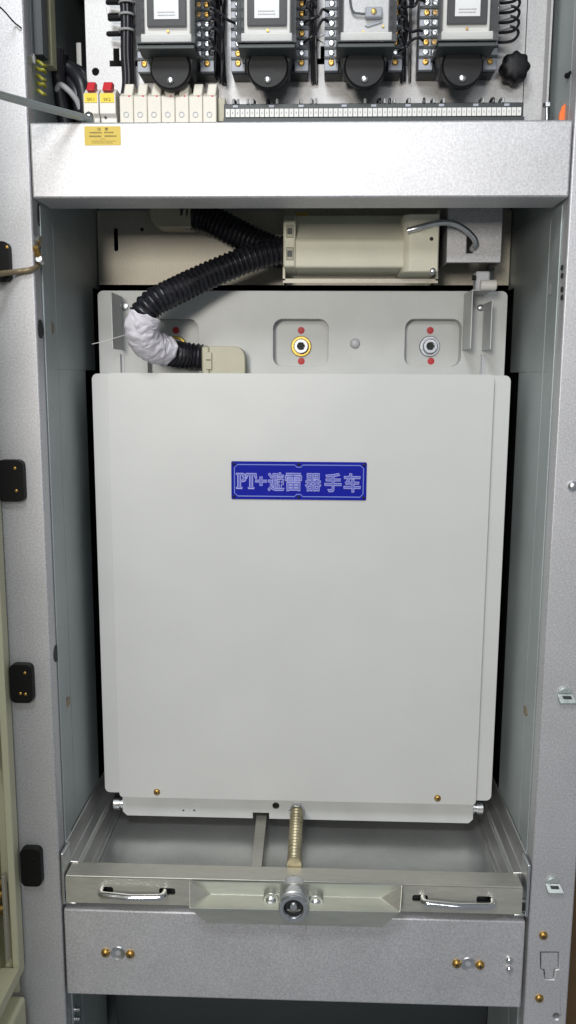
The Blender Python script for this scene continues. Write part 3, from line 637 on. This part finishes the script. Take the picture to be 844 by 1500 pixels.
for k in range(6):                          # loops at the right of the last relay
    X = xs_[3]+.052; z = zb+.0125+(3+k)*.01365; y0 = YF-.008; e = .034
    pts = [(X, y0, z), (X+e*.6, y0-.012, z+.001), (X+e, y0-.006, z-.004), (X+e*.85, y0+.004, z-.012), (X+e*.3, y0+.014, z-.011), (X+.004, y0+.02, z-.004)]
    wr = tag(ob('wire', G().sweep(spline(pts, .003), .0021, 8), M['wire']), 'black wire loop right of the relay nearest the knob', 'wire', 'wire loops right of the last relay')
    ob('ferrule_sleeve', G().cyl(Vector(pts[0])+Vector((.001, -.001, 0)), Vector(pts[1]), .0030, 10), M['wireg'], wr)
# black wire trunk at the left with cable ties and combs
tk = thing('cable_bundle', 'black bundle of wires hanging down left of the first relay', 'wire bundle', at(186, 140, .11))
for k in range(7):
    dx, dy = .0055*math.cos(k*2*math.pi/6)*(k > 0), .0055*math.sin(k*2*math.pi/6)*(k > 0)
    o3 = Vector((dx, dy, 0))
    ob('cable', G().sweep(spline([at(183, -30, .118)+o3, at(186, 30, .114)+o3, at(186, 80, .116)+o3, at(188, 120, .118)+o3, at(184, 150, .122)+o3, at(183, 178, .122)+o3], .006), .0042, 10), M['wire'], tk)
for y in (23, 46, 5): ob('cable_tie', G().sweep([at(186, y, .1145)+Vector((.0112*math.cos(t*math.pi/9), .0112*math.sin(t*math.pi/9), 0)) for t in range(18)], .0019, 6, closed=True), M['wireg'], tk)
for x, y in ((166, 50), (166, 27), (163, 3)):
    ob('tie_stub', G().cyl(at(x-6, y, .125), at(x+12, y-1, .12), .0036, 10), M['black'], tk)
# black star knob ---------------------------------------------------
c = at(757, 95, .105); kn = thing('star_knob', 'black lobed knob at the right edge of the instrument panel', 'knob', c)
def lobes(r, Y):
    k = .075*min(1, max(0, (r-.012)/.008))
    return [(c.x+r*(1+k*math.cos(8*t))*math.cos(t), Y, c.z+r*(1+k*math.cos(8*t))*math.sin(t)) for t in [2*math.pi*j/96 for j in range(96)]]
bm = bmesh.new(); rings = [[bm.verts.new(p) for p in lobes(r, Y)] for r, Y in ((.0190, .132), (.0212, .128), (.0214, .116), (.0206, .110), (.0185, .1065), (.014, .1042), (.008, .1030), (.0005, .1026))]
for A, B in zip(rings, rings[1:]):
    for k in range(96): bm.faces.new((A[k], A[(k+1) % 96], B[(k+1) % 96], B[k]))
bm.faces.new(rings[0]); g = G(); g.bm.free(); g.bm = bm; ob('grip', g, M['black'], kn); ob('stem', G().cyl((c.x, .13, c.z), (c.x, YI+.001, c.z), .008, 14), M['steel'], kn)
# circuit breakers --------------------------------------------------
for j, (x0, x1, nm) in enumerate(((122.5, 145, 'SK1'), (145.8, 170, 'SK2'))):
    YM = .055; q = rect(x0, 131, x1, 178, YM); q2 = rect(x0, 146, x1, 178, YM)
    bk_ = thing('miniature_breaker', 'white miniature breaker with red toggle, yellow label %s' % nm, 'breaker', (q[0], YM, q[1]), 'miniature breakers')
    zt = at((x0+x1)/2, 131, .068).z; zs = at(x0, 158, YM).z; zm = at(x0, 138, YM).z
    ob('housing', G().prism([(q[0], .062, 1.80), (q[0], .062, zs-.012), (q[0], YM, zs-.008), (q[0], YM, zm), (q[0], .068, zt), (q[0], .125, zt), (q[0], .125, 1.80)], (q[2]-q[0]-.0006, 0, 0)), M['white'], bk_, .001)
    tg = rect(x0+5, 120, x1-6, 134, .056); ob('toggle', G().prism([(tg[0], .050, tg[1]), (tg[0]+.0012, .056, tg[3]), (tg[0]+.0012, .068, tg[3]), (tg[0], .068, tg[1])], (tg[2]-tg[0], 0, 0)), M['red'], bk_, .001)
    yl = ob('label_strip', G().pbox(x0+1, 136.5, x1-3, 150, YM-.001, YM+.0005), M['yellow2'], bk_)
    put(text_mesh(nm, .0062, .0105), (x0+x1)/2-1, 145.5, YM-.0013, M['ink'], yl)
    head(x0+9, 172 if j == 0 else 172, .061, .0018 if j else .0001, M['void'], bk_, 'test_hole', .001, False)
# fuse holders --------------------------------------------------------
names = ['first', 'second', 'third', 'fourth', 'fifth', 'sixth', 'seventh']
for j in range(7):
    YM = .06; x0 = 175.5+j*20.3; x1 = x0+20.3; q = rect(x0, 141, x1, 178, YM); t = rect(x0+7.5, 122, x1+3.0, 140, YM+.004)
    fh = thing('fuse_holder', 'cream fuse holder, %s from the red breakers' % names[j], 'fuse holder', (q[0], YM, 1.80), 'fuse holders in a row')
    g = G().prism([(q[0], YM, 1.80), (q[0], YM, q[3]), (q[0], YM+.012, q[3]+.008), (q[0], .125, q[3]+.008), (q[0], .125, 1.80)], (q[2]-q[0]-.0005, 0, 0)); ob('housing', g, M['fuse'], fh, .0012)
    lv = G().prism([(t[0]-.002, YM+.001, t[1]-.001), (t[0], YM+.006, t[3]), (t[0], YM+.03, t[3]), (t[0], YM+.03, t[1]-.001)], (t[2]-t[0]-.0025, 0, 0)); ob('lever', lv, M['fuse'], fh, .0015)
    head(x0+14, 141.5, YM+.002, .0016, M['red'], fh, 'indicator', .0016, False)
    p = at(x0+9.5, 168, YM); ob('screw_well', G().lathe(p, (0, -1, 0), [(-.0005, .0043), (.0006, .0043), (.0006, .0030), (-.0001, .0028), (-.0001, .0001)], 16), M['grey'], fh)
e_ = tag(ob('rail_end_stop', G().pbox(319, 143, 330, 178, .075, .125), M['olive'], None, .001), 'yellowish end stop between fuse holders and terminal strip', 'end stop')
tag(ob('rail_end_stop', G().pbox(168, 142, 176, 178, .085, .125), M['olive'], None, .001), 'yellowish end stop left of the fuse holders', 'end stop')
# terminal strip ----------------------------------------------------------
ts = thing('terminal_strip', 'long terminal strip with a row of white marker tags above the beam', 'terminal strip', at(546, 175, .08))
q = rect(329, 151, 765, 178, .082)
ob('strip_body', G().box((q[0], .074, 1.80), (q[2], .125, at(546, 151, .074).z)), M['dark'], ts, .0008)
ob('strip_foot', G().box((q[0], .066, 1.80), (q[2], .0738, at(546, 172, .066).z)), M['dark'], ts)
for k in range(9):
    x = q[0]+(q[2]-q[0])*(k+.5)/9+random.uniform(-.01, .01); ob('jumper', G().box((x-.004, .0725, at(546, 157, .074).z), (x+.004, .0742, at(546, 153, .074).z)), M['grey'], ts, .0005)
z1, z0 = at(546, 159, .068).z, at(546, 171, .068).z; X0, X1 = at(330.5, 165, .068).x, at(763.5, 165, .068).x; n = 60; pw = (X1-X0)/n
tm = G().box((-pw*.43, -.002, z0), (pw*.43, .010, z1)).mesh('marker_tag'); tm.materials.append(M['tagw']); nk = None
for k in range(n):
    o = D.objects.new('marker_tag', tm); COL.objects.link(o); o.parent = ts; o.location = (X0+pw*(k+.5), .068, 0); o.matrix_parent_inverse = Matrix.Translation(-ts.location)
g = G()
for k in range(n):
    x = X0+pw*(k+.5); g.box((x-.0006, .0656, (z0+z1)/2-.0014), (x+.0006*random.uniform(.2, 1), .066, (z0+z1)/2+.0014))
ob('tag_numbers', g, M['ink2'], ts, smooth=False)['kind'] = 'stuff'
for k in range(n):
    if random.random() < .34:
        x = X0+pw*(k+.5); ob('wire_stub', G().sweep(spline([(x, .0735, q[3]-.003), (x, .076, q[3]+.0035), (x+random.uniform(-.002, .002), .095, q[3]+.006), (x, .112, q[3]-.002)], .003), .0021, 6), M['wireg'] if random.random() < .5 else M['wire'], ts)
# left inner wall of the compartment: bars, looms, earth leads ---------------
xw = -HX+.004
bt = thing('wall_channel', 'pale upright cable channels on the left wall beside the panel', 'cable channel', atx(80, 95, xw))
for x, y0, y1, mt in ((58, -20, 85, 'dark'), (71, -20, 100, 'doorin')):
    p0_, p1_ = atx(x, y1, xw), atx(x, y0, xw); ob('channel', G().box((xw-.004, p0_.y-.012, p0_.z), (xw+.010, p0_.y+.012, 2.10)), M[mt], bt, .001)
p0_ = at(80, 94, .20); ob('light_strip', G().box((p0_.x-.006, .20, p0_.z), (p0_.x+.006, .206, at(80, 30, .20).z)), M['white'], bt, .001)
p0_ = at(117, 125, .20); ob('light_strip', G().box((p0_.x-.004, .20, p0_.z-.01), (p0_.x+.004, .206, at(117, 62, .20).z)), M['white'], bt, .001)
ob('rear_sheet', G().pbox(84, -40, 105, 178, .27, .273), M['galvb'], bt)
lm = thing('black_loom', 'thick black cable loom drooping between left wall and breakers', 'cable loom', at(100, 130, .16))
for k in range(16):
    o3 = Vector((random.uniform(-.012, .012), random.uniform(-.03, .03), random.uniform(-.024, .016)))
    ob('cable', G().sweep(spline([at(48, 60, .12)+o3, at(62, 92, .14)+o3, at(85, 102, .16)+o3*.8, at(110, 118, .17)+o3, at(126, 140, .16)+o3, at(130, 180, .15)+o3*.6], .005), .0105, 10), M['wire'], lm)
for k in range(14):
    o3 = Vector((random.uniform(-.012, .035), random.uniform(-.01, .03), random.uniform(-.01, .01)))
    ob('cable', G().sweep(spline([at(54, 70, .12)+o3, at(56, 110, .13)+o3, at(62, 150, .14)+o3, at(70, 185, .15)+o3], .006), .0105, 10), M['wire'], lm)
ob('grey_lead', G().sweep(spline([at(86, 120, .13), at(84, 132, .125), at(88, 124, .12), at(100, 132, .12), at(112, 146, .125), at(118, 160, .13)], .004), .0046, 10), M['wireg'], lm)
for k in range(5):
    y = 92+k*10.5; s = (-1)**k
    tag(ob('earth_lead', G().sweep(spline([at(54, y-3, .050), at(59, y, .044), at(64, y+2+s*2, .046), at(67, y+5, .056)], .003), .0026, 8), M['gy']), 'yellow green earth lead curling down by the left post', 'earth lead', 'yellow green earth leads by the left post')
lu = thing('cable_lug', 'bright metal cable lug bolted on the left wall above the stay rod', 'cable lug', at(43, 90, .06))
ob('bolt_head', G().lathe(atx(42, 86, -HX), (1, 0, 0), [(-.002, .008), (.007, .008), (.008, .007)], 6), M['chrome'], lu); ob('palm', G().sweep([at(43, 62, .05), at(42, 72, .05), at(41, 82, .05)], .003, 8), M['brass'], lu)
ob('blue_sleeve', G().cyl(at(46, 86, .05), at(53, 88, .06), .004, 10), M['blue'], lu)
# stay rod from the door to the beam ------------------------------------------
sr = thing('stay_rod', 'grey door stay rod running to a bolt at the left end of the beam', 'stay rod', at(131, 170, .02))
ob('rod', G().sweep([at(-40, 126, -.20), at(0, 139, -.13), at(60, 156, -.06), at(110, 169, -.01), at(131, 175, .012)], .0052, 12), M['rod'], sr)
ob('bolt_head', G().lathe(at(131, 172, .02), (0, -.4, 1), [(-.012, .0075), (.002, .0075), (.006, .005), (.008, .0005)], 14), M['chrome'], sr)
tag(ob('thin_wire', G().sweep(spline([at(-10, 2, -.05), at(6, 16, -.03), at(20, 32, -.006), at(30, 40, -.003), at(46, 53, .05)], .004), .0011, 6), M['wire']), 'thin dark wire crossing the top of the left post', 'wire')
# right side fittings
rf = thing('right_bolt', 'small steel bolt standing at the right end of the panel', 'bolt', at(801, 175, .10))
ob('shaft', G().cyl(at(801, 178, .10), at(801, 150, .10), .0022, 10), M['steel'], rf); ob('nut', G().lathe(at(801, 157, .10), (0, 0, 1), [(0, .0062), (.0055, .0062)], 6), M['steel'], rf)
of = [at(x, y, .05) for x, y in ((819, 178), (820, 166), (824, 155), (830, 150), (834, 154), (834, 165), (829, 178))]
tag(ob('orange_flag', G().prism(of, (0, .006, 0)), M['orange'], None, .001), 'orange plastic tab at the right end of the beam', 'tab')
hk = [at(841, 106, .03), at(836, 108, .035), at(832, 111, .04), at(829, 110, .045)]
tag(ob('wall_hook', G().sweep(spline(hk, .003), .004, 10), M['black']), 'small black hook on the right wall above the orange tab', 'hook')
# earth strap on the left post
es = thing('earth_strap', 'brown earth strap reaching from the door to a lug on the left wall', 'earth strap', at(58, 392, .02))
ob('lead', G().sweep(spline([at(-20, 404, -.06), at(0, 401, -.03), at(25, 398, -.008), at(45, 395, -.004), at(57, 388, .02), at(60, 380, .03)], .004), .0042, 10), M['barewire'], es)
ob('lug', G().sweep([atx(52, 362, -HX+.004), atx(56, 374, -HX+.004), atx(59, 385, -HX+.005)], .0045, 10), M['brass'], es)
ob('bolt_head', G().lathe(atx(53, 353, -HX), (1, 0, 0), [(-.002, .008), (.007, .008)], 6), M['chrome'], es)
ob('crimp', G().sweep([atx(57, 379, -HX+.006), atx(61, 384, -HX+.006)], .005, 10), M['steel'], es)

# ================================================================== doors on the left
XD = -.451
dr = thing('cabinet_door', 'cream painted cabinet door swung open at the left with black hinges', 'door', (XD, -.02, .52))
zd0 = atx(36, 1420, XD).z; YA = -.004
ob('stile', G().box((XD-.012, -.028, zd0), (XD, YA, 2.1)), M['door'], dr, .002)
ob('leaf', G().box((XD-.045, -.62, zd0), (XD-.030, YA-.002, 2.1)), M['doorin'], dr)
ob('bottom_rail', G().prism([(XD, -.028, zd0), (XD, -.03, zd0+.02), (XD, -.62, zd0+.02), (XD, -.62, zd0)], (-.03, 0, 0)), M['door'], dr)
ob('shading_flange', G().box((XD-.03, -.62, zd0+.021), (XD+.006, -.60, 2.1)), M['door'], dr, .002)  # unseen flange, added so the door shades the left post
ob('hinge_edge', G().box((XD-.03, YA-.003, zd0), (XD-.0125, YA, 2.1)), M['door'], dr)
for y0, y1 in ((978, 1098), (1272, 1390)):
    za, zb2 = atx(14, y0, XD-.012).z, atx(24, y1, XD-.012).z
    ob('reinforcing_strip', G().box((XD-.018, -.040, zb2), (XD-.013, -.0285, za)), M['galvb'], dr, .001)
for y in (1024, 1046, 1062): pass
for x, y in ((8, 1293), (8, 1310), (9, 1331)):
    p = atx(x, y, XD-.02); ob('screw', G().lathe((XD-.029, p.y, p.z), (1, 0, 0), [(0, .0085), (.006, .0085), (.009, .005), (.0095, .0005)], 14), M['brass'], dr)
for k, (x0, x1, y0, y1) in enumerate(((-18, 13, 353, 412), (-4, 34, 674, 735), (14, 47, 974, 1030), (30, 60, 1244, 1299))):
    q = rect(x0, y0, x1, y1, -.014)
    h = ob('hinge', G().slab(rr(q[0], q[1], q[2], q[3], .009, 5), [], -.014, -.0005), M['hinge'], dr, .003)
    sp_ = {0: ((10, 362), (7, 398)), 1: ((22, 686), (24, 719)), 2: ((36.5, 986), (30, 1016), (37.5, 1017)), 3: ((50, 1259), (52, 1288))}[k]
    for x, y in sp_: head(x, y, -.014, .0026, M['brass'] if k != 3 else M['hinge'], h, h=.0012)
d2 = thing('lower_door', 'cream lower door corner showing below the open cabinet door', 'door', (XD, -.03, .2))
q = at(41, 1485, -.03); zt = at(20, 1466, -.03).z
ob('leaf', G().prism([(XD-.05, -.035, .12), (q.x, -.035, .12), (q.x, -.035, zt-.012), (q.x-.010, -.035, zt+.004), (XD-.05, -.035, zt-.012)], (0, -.5, 0)) if False else
   G().box((XD-.05, -.55, .12), (XD+.004, -.016, zt)), M['door'], d2, .006)
q0 = at(24, 1440, -.01); ob('post_strip', G().box((XD-.05, -.012, zt), (q0.x+.004, -.004, zd0+.01)), M['door'], d2, .001)
